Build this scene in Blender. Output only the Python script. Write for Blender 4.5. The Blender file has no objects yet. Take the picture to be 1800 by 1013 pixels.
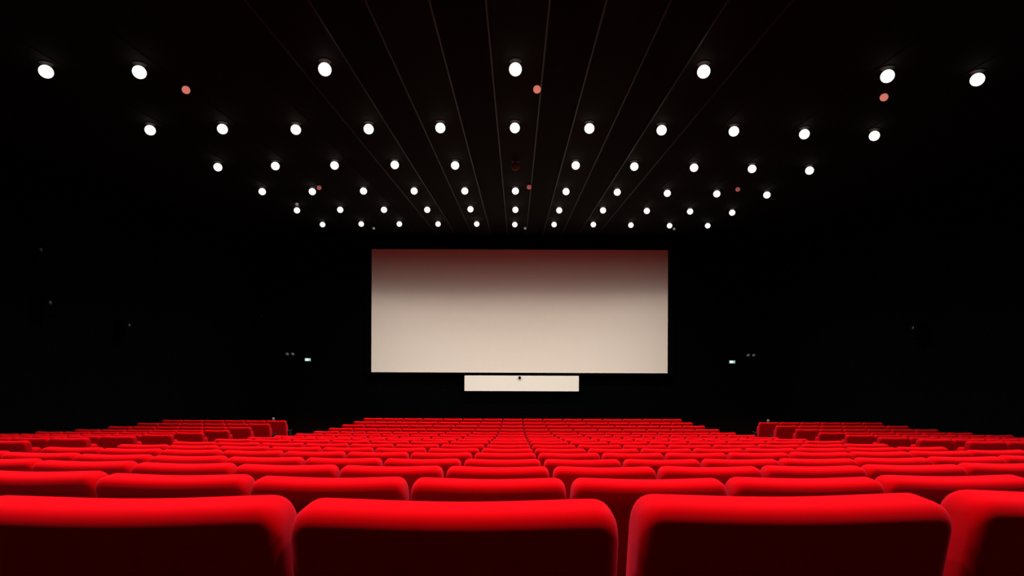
import bpy, bmesh, math, random
from mathutils import Vector, Matrix
random.seed(4)
S = bpy.context.scene
C = S.collection

# ------------------------------------------------------------------ measures
W = 0.60            # seat pitch along a row
ROW = 1.10          # row spacing
K = 562.0           # pixels per seat pitch at one row of depth
F = K * ROW / W     # focal length in pixels of the 1800 px wide frame
VX, VY = 908.0, 583.0
ROLL = math.radians(0.22)
TOP = 0.95          # top of a backrest above its own floor
DROP = [0, .52, .93, 1.278, 1.608, 1.908, 2.206, 2.49, 2.76, 3.04, 3.32, 3.57, 3.80, 3.98, 4.13, 4.27, 4.384]
CZ = TOP + DROP[16] * W          # the camera's height above the front floor
HC = 6.9 * W                     # ceiling above the camera
CEIL = CZ + HC
DS = 23.0                        # rows from camera to the screen
YS = DS * ROW
HALL = 18.6 * W                  # half width of the hall
YBACK = -2.2
LP = 2.5 * W                     # pitch of the ceiling lamps

def rowz(n):
    """floor height of row n"""
    if n < 1: return CZ - DROP[1] * W - TOP + (1 - n) * 0.235
    if n > 16: return 0.0
    return CZ - DROP[n] * W - TOP

def unproj(px, py):
    u, v = px - VX, VY - py
    c, s = math.cos(ROLL), math.sin(ROLL)
    return (u * c - v * s) / F, (u * s + v * c) / F      # x/depth, z/depth
def on_z(px, py, z):
    a, b = unproj(px, py)
    d = (z - CZ) / b
    return Vector((a * d, d, z))
def on_y(px, py, y):
    a, b = unproj(px, py)
    return Vector((a * y, y, CZ + b * y))
def on_x(px, py, x):
    a, b = unproj(px, py)
    d = x / a
    return Vector((x, d, CZ + b * d))

# ------------------------------------------------------------------ materials
def mat(name, base, rough=.6, spec=.5, metal=0, sheen=0, sheen_tint=(1, 1, 1, 1), spec_tint=(1, 1, 1, 1), noise=0, scale=40, bump=0, coat=0):
    m = bpy.data.materials.new(name); m.use_nodes = True
    nt = m.node_tree; b = nt.nodes['Principled BSDF']
    b.inputs['Base Color'].default_value = (*base, 1)
    b.inputs['Roughness'].default_value = rough
    b.inputs['Specular IOR Level'].default_value = spec
    b.inputs['Metallic'].default_value = metal
    b.inputs['Specular Tint'].default_value = spec_tint
    b.inputs['Sheen Weight'].default_value = sheen
    b.inputs['Sheen Tint'].default_value = sheen_tint
    b.inputs['Coat Weight'].default_value = coat
    if noise or bump:
        tc = nt.nodes.new('ShaderNodeTexCoord')
        nz = nt.nodes.new('ShaderNodeTexNoise'); nz.inputs['Scale'].default_value = scale; nz.inputs['Detail'].default_value = 3
        nt.links.new(tc.outputs['Object'], nz.inputs['Vector'])
        if noise:
            mx = nt.nodes.new('ShaderNodeMix'); mx.data_type = 'RGBA'
            mx.inputs[6].default_value = (*[c * (1 - noise) for c in base], 1)
            mx.inputs[7].default_value = (*[min(1, c * (1 + noise)) for c in base], 1)
            nt.links.new(nz.outputs['Fac'], mx.inputs[0]); nt.links.new(mx.outputs[2], b.inputs['Base Color'])
        if bump:
            bp = nt.nodes.new('ShaderNodeBump'); bp.inputs['Strength'].default_value = bump; bp.inputs['Distance'].default_value = .002
            nt.links.new(nz.outputs['Fac'], bp.inputs['Height']); nt.links.new(bp.outputs['Normal'], b.inputs['Normal'])
    return m
def glow(name, col, strength):
    m = bpy.data.materials.new(name); m.use_nodes = True
    b = m.node_tree.nodes['Principled BSDF']
    b.inputs['Base Color'].default_value = (*col, 1)
    b.inputs['Emission Color'].default_value = (*col, 1)
    b.inputs['Emission Strength'].default_value = strength
    return m
M_red = mat('red_fabric', (.35, .0004, .0012), rough=.7, spec=0, sheen=.09, sheen_tint=(1, .16, .34, 1), noise=.08, scale=25, bump=.15)
M_plastic = mat('black_plastic', (.003, .003, .003), rough=.7, spec=.08, noise=.1)
M_steel = mat('dark_steel', (.03, .03, .03), rough=.45, metal=.6, noise=.1)
M_floor = mat('dark_carpet', (.0015, .0006, .0006), rough=1, spec=0, noise=.4, scale=60)
M_wall = mat('black_wall_felt', (.0010, .0014, .0012), rough=1, spec=0, noise=.4, scale=8)
M_ceil = mat('black_ceiling', (.003, .0032, .003), rough=.9, spec=.1, noise=.3, scale=6)
M_strip = mat('dark_ceiling_board', (.004, .0045, .004), rough=.85, spec=.1, noise=.3, scale=6)
M_rail = mat('grey_rail', (.010, .06, .06), rough=.5, spec=.4, noise=.2, scale=5)
M_screen = mat('screen_white', (.86, .785, .70), rough=.95, spec=0, noise=.015, scale=3)
M_panel = mat('panel_white', (.92, .87, .79), rough=.95, spec=0, noise=.01, scale=3)
M_mask = mat('black_velvet', (.0015, .0015, .0015), rough=1, spec=0, noise=.2)
M_bulb = glow('lamp_glass_lit', (1, .95, .86), 1.35)
M_back = mat('red_bounce_wall', (.20, .006, .006), rough=.9, spec=.1, noise=.1)  # unseen back wall, made red to bounce light onto the seat backs
M_dead = mat('lamp_glass_unlit', (.12, .12, .12), rough=.4, noise=.1)
M_ring = mat('lamp_trim_metal', (.05, .047, .042), rough=.6, metal=.3, noise=.1)
M_white = mat('white_plastic', (.85, .82, .80), rough=.5, noise=.05)
M_pink = glow('dome_added_glow_red', (1, .30, .22), .55)  # glow added to the ceiling domes, which bounced light leaves too dark
M_pink2 = glow('dome_added_glow_red_dim', (1, .30, .25), .20)  # weaker added glow for the farther reddish domes
M_dim = glow('dome_added_glow_white', (1, 1, .97), .14)  # added glow keeps the small domes grey against the red bounce
M_grey = mat('grey_plastic', (.35, .35, .35), rough=.5, noise=.05)
M_tweet = mat('tweeter_dome', (.03, .03, .03), rough=.4, noise=.1)
M_dull = mat('dull_metal', (.09, .085, .085), rough=.5, noise=.1)
M_exit = glow('exit_sign_green', (.45, .80, .66), .55)
M_exitw = glow('exit_sign_white', (.80, 1, .92), 1.1)

# ------------------------------------------------------------------ mesh helpers
def box(bm, x0, x1, y0, y1, z0, z1, bev=0, seg=2):
    r = bmesh.ops.create_cube(bm, size=1)
    vs = r['verts']
    for v in vs:
        v.co = Vector(((x0 + x1) / 2 + v.co.x * (x1 - x0), (y0 + y1) / 2 + v.co.y * (y1 - y0), (z0 + z1) / 2 + v.co.z * (z1 - z0)))
    if bev:
        es = list({e for v in vs for e in v.link_edges})
        bmesh.ops.bevel(bm, geom=es, offset=bev, segments=seg, profile=.5, affect='EDGES', clamp_overlap=True)
    return bm
def boxm(*a, **k): return box(bmesh.new(), *a, **k)
def lathe(bm, prof, n=24):
    """surface of revolution about z from (radius, z) pairs"""
    rings = []
    for r, z in prof:
        if r < 1e-6: rings.append([bm.verts.new((0, 0, z))])
        else: rings.append([bm.verts.new((r * math.cos(2 * math.pi * i / n), r * math.sin(2 * math.pi * i / n), z)) for i in range(n)])
    for a, b in zip(rings, rings[1:]):
        for i in range(n):
            j = (i + 1) % n
            if len(a) == 1 and len(b) == 1: continue
            if len(a) == 1: bm.faces.new((a[0], b[i], b[j]))
            elif len(b) == 1: bm.faces.new((a[i], b[0], a[j]))
            else: bm.faces.new((a[i], b[i], b[j], a[j]))
    bmesh.ops.recalc_face_normals(bm, faces=bm.faces)
    return bm
def obj(name, bm, m, parent=None, smooth=True, loc=None):
    me = bpy.data.meshes.new(name)
    bmesh.ops.recalc_face_normals(bm, faces=bm.faces)
    bm.to_mesh(me); bm.free()
    me.materials.append(m)
    if smooth:
        for p in me.polygons: p.use_smooth = True
    o = bpy.data.objects.new(name, me); C.objects.link(o)
    if parent: o.parent = parent
    if loc is not None: o.location = loc
    return o
def sharp(o, ang=40):
    """smooth by angle without bpy.ops"""
    me = o.data
    bm = bmesh.new(); bm.from_mesh(me)
    for e in bm.edges:
        if len(e.link_faces) == 2 and e.calc_face_angle(0) > math.radians(ang): e.smooth = False
    bm.to_mesh(me); bm.free()
    return o
def empty(name, loc, rz=0):
    o = bpy.data.objects.new(name, None); C.objects.link(o)
    o.location = loc; o.rotation_euler = (0, 0, rz); o.empty_display_size = .1
    return o
def tag(o, label, cat, group=None):
    o['label'] = label; o['category'] = cat
    if group: o['group'] = group
    return o
def struct(name, bm, m, smooth=False):
    o = obj(name, bm, m, smooth=smooth); o['kind'] = 'structure'
    return o
def dup(root, loc, rz=0):
    r = root.copy(); C.objects.link(r); r.location = loc; r.rotation_euler = (0, 0, rz)
    for ch in list(root.children):
        c = ch.copy(); C.objects.link(c); c.parent = r
        for g in list(ch.children):
            d = g.copy(); C.objects.link(d); d.parent = c
    return r
ORD = ['zeroth', 'first', 'second', 'third', 'fourth', 'fifth', 'sixth', 'seventh', 'eighth', 'ninth', 'tenth', 'eleventh',
       'twelfth', 'thirteenth', 'fourteenth', 'fifteenth', 'sixteenth']

# ------------------------------------------------------------------ the hall
bm = bmesh.new()
prof = [(YBACK, rowz(-1))]
for n in range(-1, 16):
    y = (n + .42) * ROW
    prof += [(y, rowz(n)), (y, rowz(n + 1))]
prof += [(YS + .5, 0), (YS + .5, -.4), (YBACK, -.4)]
H2 = HALL + .2
a = [bm.verts.new((-H2, y, z)) for y, z in prof]
b = [bm.verts.new((H2, y, z)) for y, z in prof]
for i in range(len(prof)):
    j = (i + 1) % len(prof)
    bm.faces.new((a[i], a[j], b[j], b[i]))
bm.faces.new(a); bm.faces.new(b)
struct('floor', bm, M_floor)
struct('wall_left', boxm(-HALL - .2, -HALL, YBACK, YS + .5, -.4, CEIL), M_wall)
struct('wall_right', boxm(HALL, HALL + .2, YBACK, YS + .5, -.4, CEIL), M_wall)
struct('wall_front', boxm(-HALL - .2, HALL + .2, YS + .30, YS + .5, -.4, CEIL), M_wall)
struct('wall_back', boxm(-HALL - .2, HALL + .2, YBACK - .2, YBACK, -.4, CEIL), M_back)
struct('ceiling', boxm(-HALL - .2, HALL + .2, YBACK - .2, YS + .5, CEIL, CEIL + .2), M_ceil)
k = 0
for c in range(-2, 3):
    for s in (-1, 1):
        x = c * LP + s * .265 * LP
        k += 1
        struct('trim_%d' % k, boxm(x - .012, x + .012, YBACK, YS + .25, CEIL - .03, CEIL), M_rail)
# ceiling boards carrying each line of lamps
for c in range(-5, 6):
    k += 1
    struct('trim_%d' % k, boxm(c * LP - .25 * LP, c * LP + .25 * LP, YBACK, YS + .25, CEIL - .012, CEIL), M_strip)

# ------------------------------------------------------------------ the screen
p0 = on_y(653.5, 438, YS); p1 = on_y(1173.5, 656.5, YS)
sx0, sx1, sz0, sz1 = p0.x, p1.x, p1.z, p0.z
scx, scz = (sx0 + sx1) / 2, (sz0 + sz1) / 2
scr = empty('cinema_screen', (scx, YS, sz0))
tag(scr, 'wide blank white cinema screen on the dark front wall', 'screen')
hw, hh = (sx1 - sx0) / 2, (sz1 - sz0)
obj('screen_sheet', boxm(-hw, hw, 0, .02, 0, hh), M_screen, scr, smooth=False)
bm = bmesh.new()
for q in ((-hw - .25, -hw, 0, hh), (hw, hw + .25, 0, hh), (-hw - .25, hw + .25, hh, hh + .2), (-hw - .25, hw + .25, -.05, 0)):
    box(bm, q[0], q[1], -.012, .06, q[2], q[3])
obj('masking_frame', bm, M_mask, scr, smooth=False)
p0 = on_y(816.5, 660.5, YS); p1 = on_y(1017.5, 688.5, YS)
pan = empty('white_panel', ((p0.x + p1.x) / 2, YS, p1.z))
tag(pan, 'low white panel hanging just below the cinema screen', 'panel')
hw2 = (p1.x - p0.x) / 2; hh2 = p0.z - p1.z
obj('face_board', boxm(-hw2, hw2, -.02, .06, 0, hh2, bev=.012), M_panel, pan, smooth=False)
bm = bmesh.new()
box(bm, -.7 * hw2, .7 * hw2, .06, .30, .2, hh2 - .2)
obj('wall_bracket', bm, M_mask, pan, smooth=False)
kx = on_y(913.5, 664, YS).x - (p0.x + p1.x) / 2
bm = bmesh.new(); lathe(bm, [(0, -.06), (.05, -.055), (.06, -.02), (.06, .02), (0, .02)], 16)
bmesh.ops.rotate(bm, verts=bm.verts, cent=(0, 0, 0), matrix=Matrix.Rotation(math.radians(-90), 3, 'X'))
bmesh.ops.translate(bm, verts=bm.verts, vec=(kx, -.03, hh2 - .075))
tgl = obj('knob', bm, M_plastic, pan); tgl['label'] = 'small dark knob at the top middle of the panel'

# ------------------------------------------------------------------ one seat
HWB = W * .481
def backrest():
    bm = bmesh.new()
    rc, T = .042, .060          # corner radius, half thickness
    xs = []
    for i in range(9): xs.append(HWB - rc + rc * math.sin(math.pi / 2 * i / 8))
    mid = [(-1 + 2 * i / 12) * (HWB - rc) for i in range(1, 12)]
    st = [-x for x in reversed(xs)] + mid + xs
    rings = []
    z0 = .36
    for x in st:
        e = max(0, abs(x) - (HWB - rc)); e = min(e, rc * .99999)
        cor = rc - math.sqrt(rc * rc - e * e)
        t = x / HWB
        zt = TOP + .003 - .0075 * (1 - t * t) ** 2 - cor
        ep = min(max(0, abs(x) - (HWB - .024)), .02399)
        th = T - .024 + math.sqrt(.024 ** 2 - ep * ep)
        r = min(th * .92, .036)
        pr = []
        N = 7
        sag = .012 * (1 - t * t)                # the back bows in slightly
        # front side (towards the screen), up
        for q in (0, .3, .6, .85): pr.append((th + sag * .5, z0 + (zt - r - z0) * q))
        for i in range(N + 1):
            an = math.pi / 2 * i / N
            pr.append((th - r + r * math.cos(an), zt - r + r * math.sin(an)))
        for i in range(N + 1):
            an = math.pi / 2 * (1 + i / N)
            pr.append((-th + r + r * math.cos(an), zt - r + r * math.sin(an)))
        for q in (.9, .75, .5, .25, 0): pr.append((-th + sag * (1 - q) ** .6, z0 + (zt - r - z0) * q))
        ring = []
        for y, z in pr:
            ring.append(bm.verts.new((x, y + (TOP - z) * .235, z)))       # leans back towards the camera
        rings.append(ring)
    n = len(rings[0])
    for a, b in zip(rings, rings[1:]):
        for i in range(n):
            j = (i + 1) % n
            bm.faces.new((a[i], a[j], b[j], b[i]))
    bm.faces.new(rings[0]); bm.faces.new(rings[-1])
    return bm
def make_seat():
    t = empty('cinema_chair', (0, 0, 0))
    sharp(obj('backrest', backrest(), M_red, t), 60)
    bm = boxm(-.215, .215, -.055, .055, -.21, .21, bev=.04, seg=4)       # tipped up
    bmesh.ops.rotate(bm, verts=bm.verts, cent=(0, 0, 0), matrix=Matrix.Rotation(math.radians(14), 3, 'X'))
    bmesh.ops.translate(bm, verts=bm.verts, vec=(0, .315, .60))
    obj('seat', bm, M_red, t)
    for s in (-1, 1):
        bm = bmesh.new()
        box(bm, s * .256 - .022, s * .256 + .022, .20, .50, .585, .625, bev=.014)
        box(bm, s * .256 - .018, s * .256 + .018, .24, .44, .0, .59, bev=.008)
        obj('armrest', bm, M_plastic, t)
    bm = boxm(-.20, .20, .20, .26, .30, .40, bev=.01)
    box(bm, -.244, .244, .25, .31, .10, .16)
    obj('seat_frame', bm, M_steel, t)
    return t
proto = make_seat()
used = [False]
def place(x, y, z, rz, label, group):
    if not used[0]:
        o = proto; used[0] = True
        o.location = (x, y, z); o.rotation_euler = (0, 0, rz)
    else: o = dup(proto, (x, y, z), rz)
    return tag(o, label, 'seat', group)

def arc(n, X):
    """how far the seat at X pitches off centre stands nearer to the screen (the rows are gently bowed)"""
    return .0166 * X * X / n
nseat = 0
FIRST = {5: (-2.25, .99, -.02), 6: (-1.178, .974, .02), 7: (-.179, .962, 0), 8: (.852, 1.0, .03), 9: (1.905, 1.025, -.02)}
NR = ['', 'nearest row', 'second row from camera', 'third row from camera', 'fourth row from camera', 'fifth row from camera',
      'sixth row from camera', 'seventh row from camera', 'eighth row from camera', 'ninth row from camera',
      'eighth row', 'seventh row', 'sixth row', 'fifth row', 'fourth row', 'third row', 'second row']
FR = {10: 'seventh', 11: 'sixth', 12: 'fifth', 13: 'fourth', 14: 'third', 15: 'second', 16: 'front'}
for n in range(1, 17):
    row = []
    for i in range(16):
        X = -.17 + (i - 7)
        d = n + arc(n, X)
        rz = math.atan(2 * .0166 * X / n * ROW / W) * .3
        if n == 1 and i in FIRST: X, d, rz = FIRST[i]
        if VX + (X + .485) * K / d < 6 or VX + (X - .485) * K / d > 1794: continue
        row.append((i, X, d, rz))
    vis = len(row)
    leftcut, rightcut = row[0][0] > 0, row[-1][0] < 15
    for q, (i, X, d, rz) in enumerate(row):
        if n <= 9: rn = NR[n]
        else: rn = FR[n] + (' row' if n == 16 else ' row from front')
        if q < (vis + 1) // 2: pos = ('leftmost' if q == 0 else ORD[q + 1] + ' from left')
        else:
            r = vis - 1 - q
            pos = ('rightmost' if r == 0 else ORD[r + 1] + ' from right')
        if n == 1:
            lab = ['red seat back in the nearest row, cut off by the left edge',
                   'whole red seat back in the nearest row, just left of centre',
                   'whole red seat back in the nearest row, right of centre',
                   'red seat back in the nearest row, cut off by the right edge'][q] if vis == 4 else 'red seat in the nearest row, ' + pos
        else:
            cut = ' in view' if (leftcut or rightcut) else ''
            lab = 'red cinema seat, middle block, %s, %s%s' % (rn, pos, cut)
        place(X * W, d * ROW, rowz(n), rz, lab, 'red seats of the middle block')
        nseat += 1
print('middle seats', nseat)
for side, X0, nm in ((-1, 10.9, 'left'), (1, 11.5, 'right')):
    for n in range(7, 16):
        fr = n == 15
        for k in range(6):
            X = side * (X0 + .49 + k * .985)
            d = n + .15 + .0045 * (k + (1 if side > 0 else 0))
            if abs(X) * K / d > (908 if side < 0 else 892) + .45 * K / d: continue
            r15 = 15 - n
            rn = 'row nearest the screen' if r15 == 0 else ORD[r15 + 1] + ' row from the screen'
            pos = 'beside the aisle' if k == 0 else ('against the outer wall' if k == 5 else ORD[k + 1] + ' from the aisle')
            place(X * W, d * ROW, rowz(n), side * .03, 'red seat in the %s side block, %s, %s' % (nm, rn, pos), 'red seats of the %s side block' % nm)
            nseat += 1
print('seats', nseat)

# ------------------------------------------------------------------ ceiling lamps
LAMPS = [
 [(81,126),(245,127),(571,122),(906,122),(1237,126),(1560,134),(1718,140)],
 [(264,229),(391,227),(520,228),(648,227),(774,225),(905,225),(1036,226),(1163,229),(1290,231),(1414,236),(1537,239)],
 [(383,294),(484,292),(588,291),(694,290),(800,291),(906,293),(1012,291),(1115,293),(1220,295),(1322,297),(1423,300)],
 [(461,337),(549,337),(639,336),(728,336),(817,336),(906,336),(995,337),(1085,338),(1173,340),(1260,341),(1348,343)],
 [(522,370),(598,369),(675,369),(751,369),(827,368),(906,369),(983,370),(1060,370),(1137,371),(1213,372),(1287,374)],
 [(567,395),(635,394),(702,394),(770,394),(838,394),(905,395),(974,395),(1043,395),(1109,396),(1177,397),(1244,397)]]
def make_lamp(lit):
    t = empty('ceiling_lamp', (0, 0, 0))
    bm = bmesh.new()
    lathe(bm, [(0, 0), (.10, 0), (.105, -.006), (.09, -.02), (.04, -.024), (.038, -.05), (0, -.05)], 24)
    obj('trim_ring', bm, M_ring, t)
    bm = bmesh.new()
    R = .097
    lathe(bm, [(0, -.04)] + [(R * math.cos(math.radians(q)), -.04 - R + R * math.sin(math.radians(q))) for q in range(80, -90, -10)] + [(0, -.04 - 2 * R)], 24)
    obj('bulb', bm, M_bulb if lit else M_dead, t)
    return t
lamp_on = None
POWER = 350.0
sp = bpy.data.lights.new('lamp_beam', 'SPOT')
sp.energy = POWER; sp.color = (1, .93, .84); sp.spot_size = math.radians(172); sp.spot_blend = .1; sp.shadow_soft_size = .06
sp.use_nodes = True                      # the downlights' beam: strong below, falling off quickly sideways
nt = sp.node_tree; em = next(n for n in nt.nodes if n.type == 'EMISSION')
tc = nt.nodes.new('ShaderNodeTexCoord'); sx = nt.nodes.new('ShaderNodeSeparateXYZ')
ab = nt.nodes.new('ShaderNodeMath'); ab.operation = 'ABSOLUTE'
ac = nt.nodes.new('ShaderNodeMath'); ac.operation = 'ARCCOSINE'
dv = nt.nodes.new('ShaderNodeMath'); dv.operation = 'DIVIDE'; dv.inputs[1].default_value = math.pi / 2
rp = nt.nodes.new('ShaderNodeValToRGB')
BEAM = [(0, 1), (24, .99), (31, .87), (37, .66), (43, .53), (48, .44), (54, .28), (60, .09), (66, .035), (72, .017), (80, .003), (90, 0)]
while len(rp.color_ramp.elements) < len(BEAM): rp.color_ramp.elements.new(.5)
for e, (an, v) in zip(rp.color_ramp.elements, BEAM): e.position = an / 90; e.color = (v, v, v, 1)
nt.links.new(tc.outputs['Normal'], sx.inputs[0]); nt.links.new(sx.outputs[2], ab.inputs[0]); nt.links.new(ab.outputs[0], ac.inputs[0])
nt.links.new(ac.outputs[0], dv.inputs[0]); nt.links.new(dv.outputs[0], rp.inputs[0]); nt.links.new(rp.outputs[0], em.inputs['Strength'])
def beam(p):
    o = bpy.data.objects.new('lamp_beam', sp); C.objects.link(o)
    o.location = (p[0], p[1], CEIL - .32)
RL = ['nearest row of ceiling lamps', 'second row of ceiling lamps', 'third row of ceiling lamps', 'fourth row of ceiling lamps',
      'fifth row of ceiling lamps', 'ceiling lamp row nearest the screen']
for r, row in enumerate(LAMPS):
    for i, (px, py) in enumerate(row):
        p = on_z(px, py, CEIL - .149)
        lit = not (r == 2 and i == 5)
        loc = (p.x, p.y, CEIL - .012)
        if not lit:
            t = make_lamp(False); t.location = loc
            tag(t, 'dark unlit round ceiling lamp in the middle of the third row', 'ceiling lamp', 'round ceiling lamps')
            continue
        if lamp_on is None: lamp_on = make_lamp(True); lamp_on.location = loc; t = lamp_on
        else: t = dup(lamp_on, loc)
        nn = len(row)
        if i == nn // 2: pos = 'middle one'
        elif i < nn // 2: pos = 'leftmost' if i == 0 else ORD[i + 1] + ' from the left'
        else: pos = 'rightmost' if i == nn - 1 else ORD[nn - i] + ' from the right'
        tag(t, 'glowing lamp in the %s, %s' % (RL[r], pos), 'ceiling lamp', 'round ceiling lamps')
        beam(p)
# the lamp rows that go on over and behind the viewer
step = .975 * 2.5 * ROW
yr1 = on_z(906, 122, CEIL - .149).y
for q in (1, 2, 3):
    for c in range(-5, 6):
        beam((c * LP, yr1 - q * step))

# ------------------------------------------------------------------ small ceiling fittings
def detector(px, py, r, m, label, name='ceiling_dome', cat='pilot light'):  # small ceiling domes; their glow is added to brighten them
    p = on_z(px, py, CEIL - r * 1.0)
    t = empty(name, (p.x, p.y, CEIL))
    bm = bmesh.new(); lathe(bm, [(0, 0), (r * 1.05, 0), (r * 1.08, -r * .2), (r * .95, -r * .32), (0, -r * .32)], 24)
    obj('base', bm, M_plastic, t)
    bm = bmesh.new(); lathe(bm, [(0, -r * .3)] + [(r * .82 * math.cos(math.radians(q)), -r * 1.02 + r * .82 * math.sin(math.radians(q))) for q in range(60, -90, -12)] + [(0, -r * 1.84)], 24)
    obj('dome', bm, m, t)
    return tag(t, label, cat, 'small domes on the ceiling')
for px, py, lab in ((327, 158, 'small reddish dome on the ceiling below the second lamp from left'),
                    (944, 157, 'small reddish ceiling dome just right of the middle lamp in the nearest row'),
                    (1554, 171, 'small reddish ceiling dome under the bright lamp second from the right'),
                    (561, 330, 'dim small reddish ceiling dome beside the second lamp of the fourth row'),
                    (930, 329, 'dim small reddish ceiling dome just right of the middle lamp of the fourth row'),
                    (1297, 333, 'dim reddish dome between the two rightmost lamps of the fourth row')):
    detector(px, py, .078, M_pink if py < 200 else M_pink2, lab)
for px, py, lab in ((657, 401.5, 'tiny dim grey dome by the second and third lamps of the last row'),
                    (923, 401.5, 'tiny dim grey dome right of the middle lamp of the last row'),
                    (1185, 402.5, 'tiny dim grey dome beside the second lamp from the right, last row'),
                    (522, 359, 'tiny dim grey dome just above the leftmost lamp of the fifth row')):
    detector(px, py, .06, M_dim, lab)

# ------------------------------------------------------------------ exit signs, emergency lights, speakers, posts
for px, py, nm in ((541, 632.5, 'left'), (1287, 636.5, 'right')):
    p = on_y(px, py, YS + .2)
    t = empty('exit_sign', (p.x, YS + .30, p.z))
    obj('housing', boxm(-.15, .15, -.10, 0, -.085, .085, bev=.01), M_plastic, t, smooth=False)
    f = obj('sign_face', boxm(-.125, .125, -.106, -.099, -.06, .06), M_exit, t, smooth=False)
    # the pale pictogram: a running figure in a doorway
    bm = bmesh.new()
    box(bm, -.08, .02, -.110, -.105, -.04, .04)
    obj('pictogram', bm, M_exitw, f, smooth=False)
    tag(t, 'small glowing green exit sign on the dark wall %s of the screen' % nm, 'exit sign', 'exit signs')
for px, py, nm in ((510, 624, 'left'), (1320, 626, 'right')):
    p = on_y(px, py, YS + .2)
    t = empty('emergency_light', (p.x, YS + .30, p.z))
    obj('housing', boxm(-.12, .12, -.08, 0, -.16, -.03, bev=.01), M_plastic, t, smooth=False)
    for s in (-1, 1):
        bm = bmesh.new(); lathe(bm, [(0, .07), (.05, .06), (.075, 0), (.07, -.03), (0, -.02)], 16)
        bmesh.ops.rotate(bm, verts=bm.verts, cent=(0, 0, 0), matrix=Matrix.Rotation(math.radians(-70), 3, 'X'))
        bmesh.ops.translate(bm, verts=bm.verts, vec=(s * .12, -.13, .02))
        obj('lamp_head', bm, M_grey, t)
    tag(t, 'small grey twin-headed emergency light beside the %s exit sign' % nm, 'emergency light', 'emergency lights')
def speaker(p, rz, lab):
    t = empty('wall_speaker', p, rz)                    # its back is at the wall, front faces local -Y
    obj('cabinet', boxm(-.17, .17, -.30, -.05, -.25, .25, bev=.02), M_mask, t, smooth=False)
    g = obj('grille', boxm(-.15, .15, -.315, -.298, -.23, .20, bev=.005), M_mask, t, smooth=False)
    bm = bmesh.new(); lathe(bm, [(0, .012), (.03, .01), (.05, 0), (.05, -.01), (0, -.01)], 16)
    bmesh.ops.rotate(bm, verts=bm.verts, cent=(0, 0, 0), matrix=Matrix.Rotation(math.radians(90), 3, 'X'))
    bmesh.ops.translate(bm, verts=bm.verts, vec=(0, -.315, .06))
    obj('tweeter', bm, M_tweet, t)
    obj('wall_bracket', boxm(-.05, .05, -.06, 0, -.05, .05), M_steel, t, smooth=False)
    tag(t, lab, 'speaker', 'wall speakers')
speaker(on_x(48, 444, -HALL), math.radians(90), 'dark wall speaker highest and farthest left on the left wall')
speaker(on_x(65, 537, -HALL), math.radians(90), 'dark wall speaker low on the left wall, below the highest one')
speaker(on_x(208, 576, -HALL), math.radians(90), 'dark wall speaker in the middle of the left wall')
speaker(on_x(1625, 581, HALL), math.radians(-90), 'dark wall speaker on the right wall, near the right edge')
speaker(on_x(1400, 469, HALL), math.radians(-90), 'dark wall speaker high on the right wall toward the screen')
speaker(on_x(447, 558, -HALL), math.radians(90), 'dark wall speaker on the left wall at its screen end')
for px, nm in ((480.5, 'left'), (1350.5, 'right')):
    y = 16.3 * ROW
    p = on_y(px, 738, y)
    t = empty('aisle_post', (p.x, y, 0))
    bm = bmesh.new(); lathe(bm, [(0, 0), (.09, 0), (.09, .012), (.03, .02), (0, .02)], 20); obj('foot_plate', bm, M_steel, t)
    zt = on_y(px, 734.5 if nm == 'left' else 738.0, y).z
    bm = bmesh.new(); lathe(bm, [(.022, .015), (.022, zt - .09)], 16); obj('post', bm, M_steel, t)
    bm = bmesh.new(); lathe(bm, [(.022, zt - .11), (.042, zt - .10), (.042, zt - .02), (.03, zt), (0, zt)], 16); obj('cap', bm, M_dull, t)
    tag(t, 'slim post with pale cap beyond the frontmost row of the %s side block' % nm, 'post', 'aisle posts')

# ------------------------------------------------------------------ camera, world, view
cam = bpy.data.cameras.new('camera'); co = bpy.data.objects.new('camera', cam); C.objects.link(co)
co.location = (0, 0, CZ); co.rotation_euler = (math.radians(90), -ROLL, 0)
cam.sensor_fit = 'HORIZONTAL'; cam.sensor_width = 36; cam.lens = F * 36 / 1800
cam.shift_x = (900 - VX) / 1800; cam.shift_y = (VY - 506.5) / 1800
cam.clip_start = .02; cam.clip_end = 200
S.camera = co
w = bpy.data.worlds.new('dark'); S.world = w; w.use_nodes = True
w.node_tree.nodes['Background'].inputs[0].default_value = (0, 0, 0, 1)
w.node_tree.nodes['Background'].inputs[1].default_value = 0
S.view_settings.view_transform = 'Standard'; S.view_settings.look = 'None'
S.view_settings.exposure = 0; S.view_settings.gamma = 1; S.view_settings.use_curve_mapping = False
S.cycles.max_bounces = 6; S.cycles.diffuse_bounces = 4
S.cycles.use_denoising = True
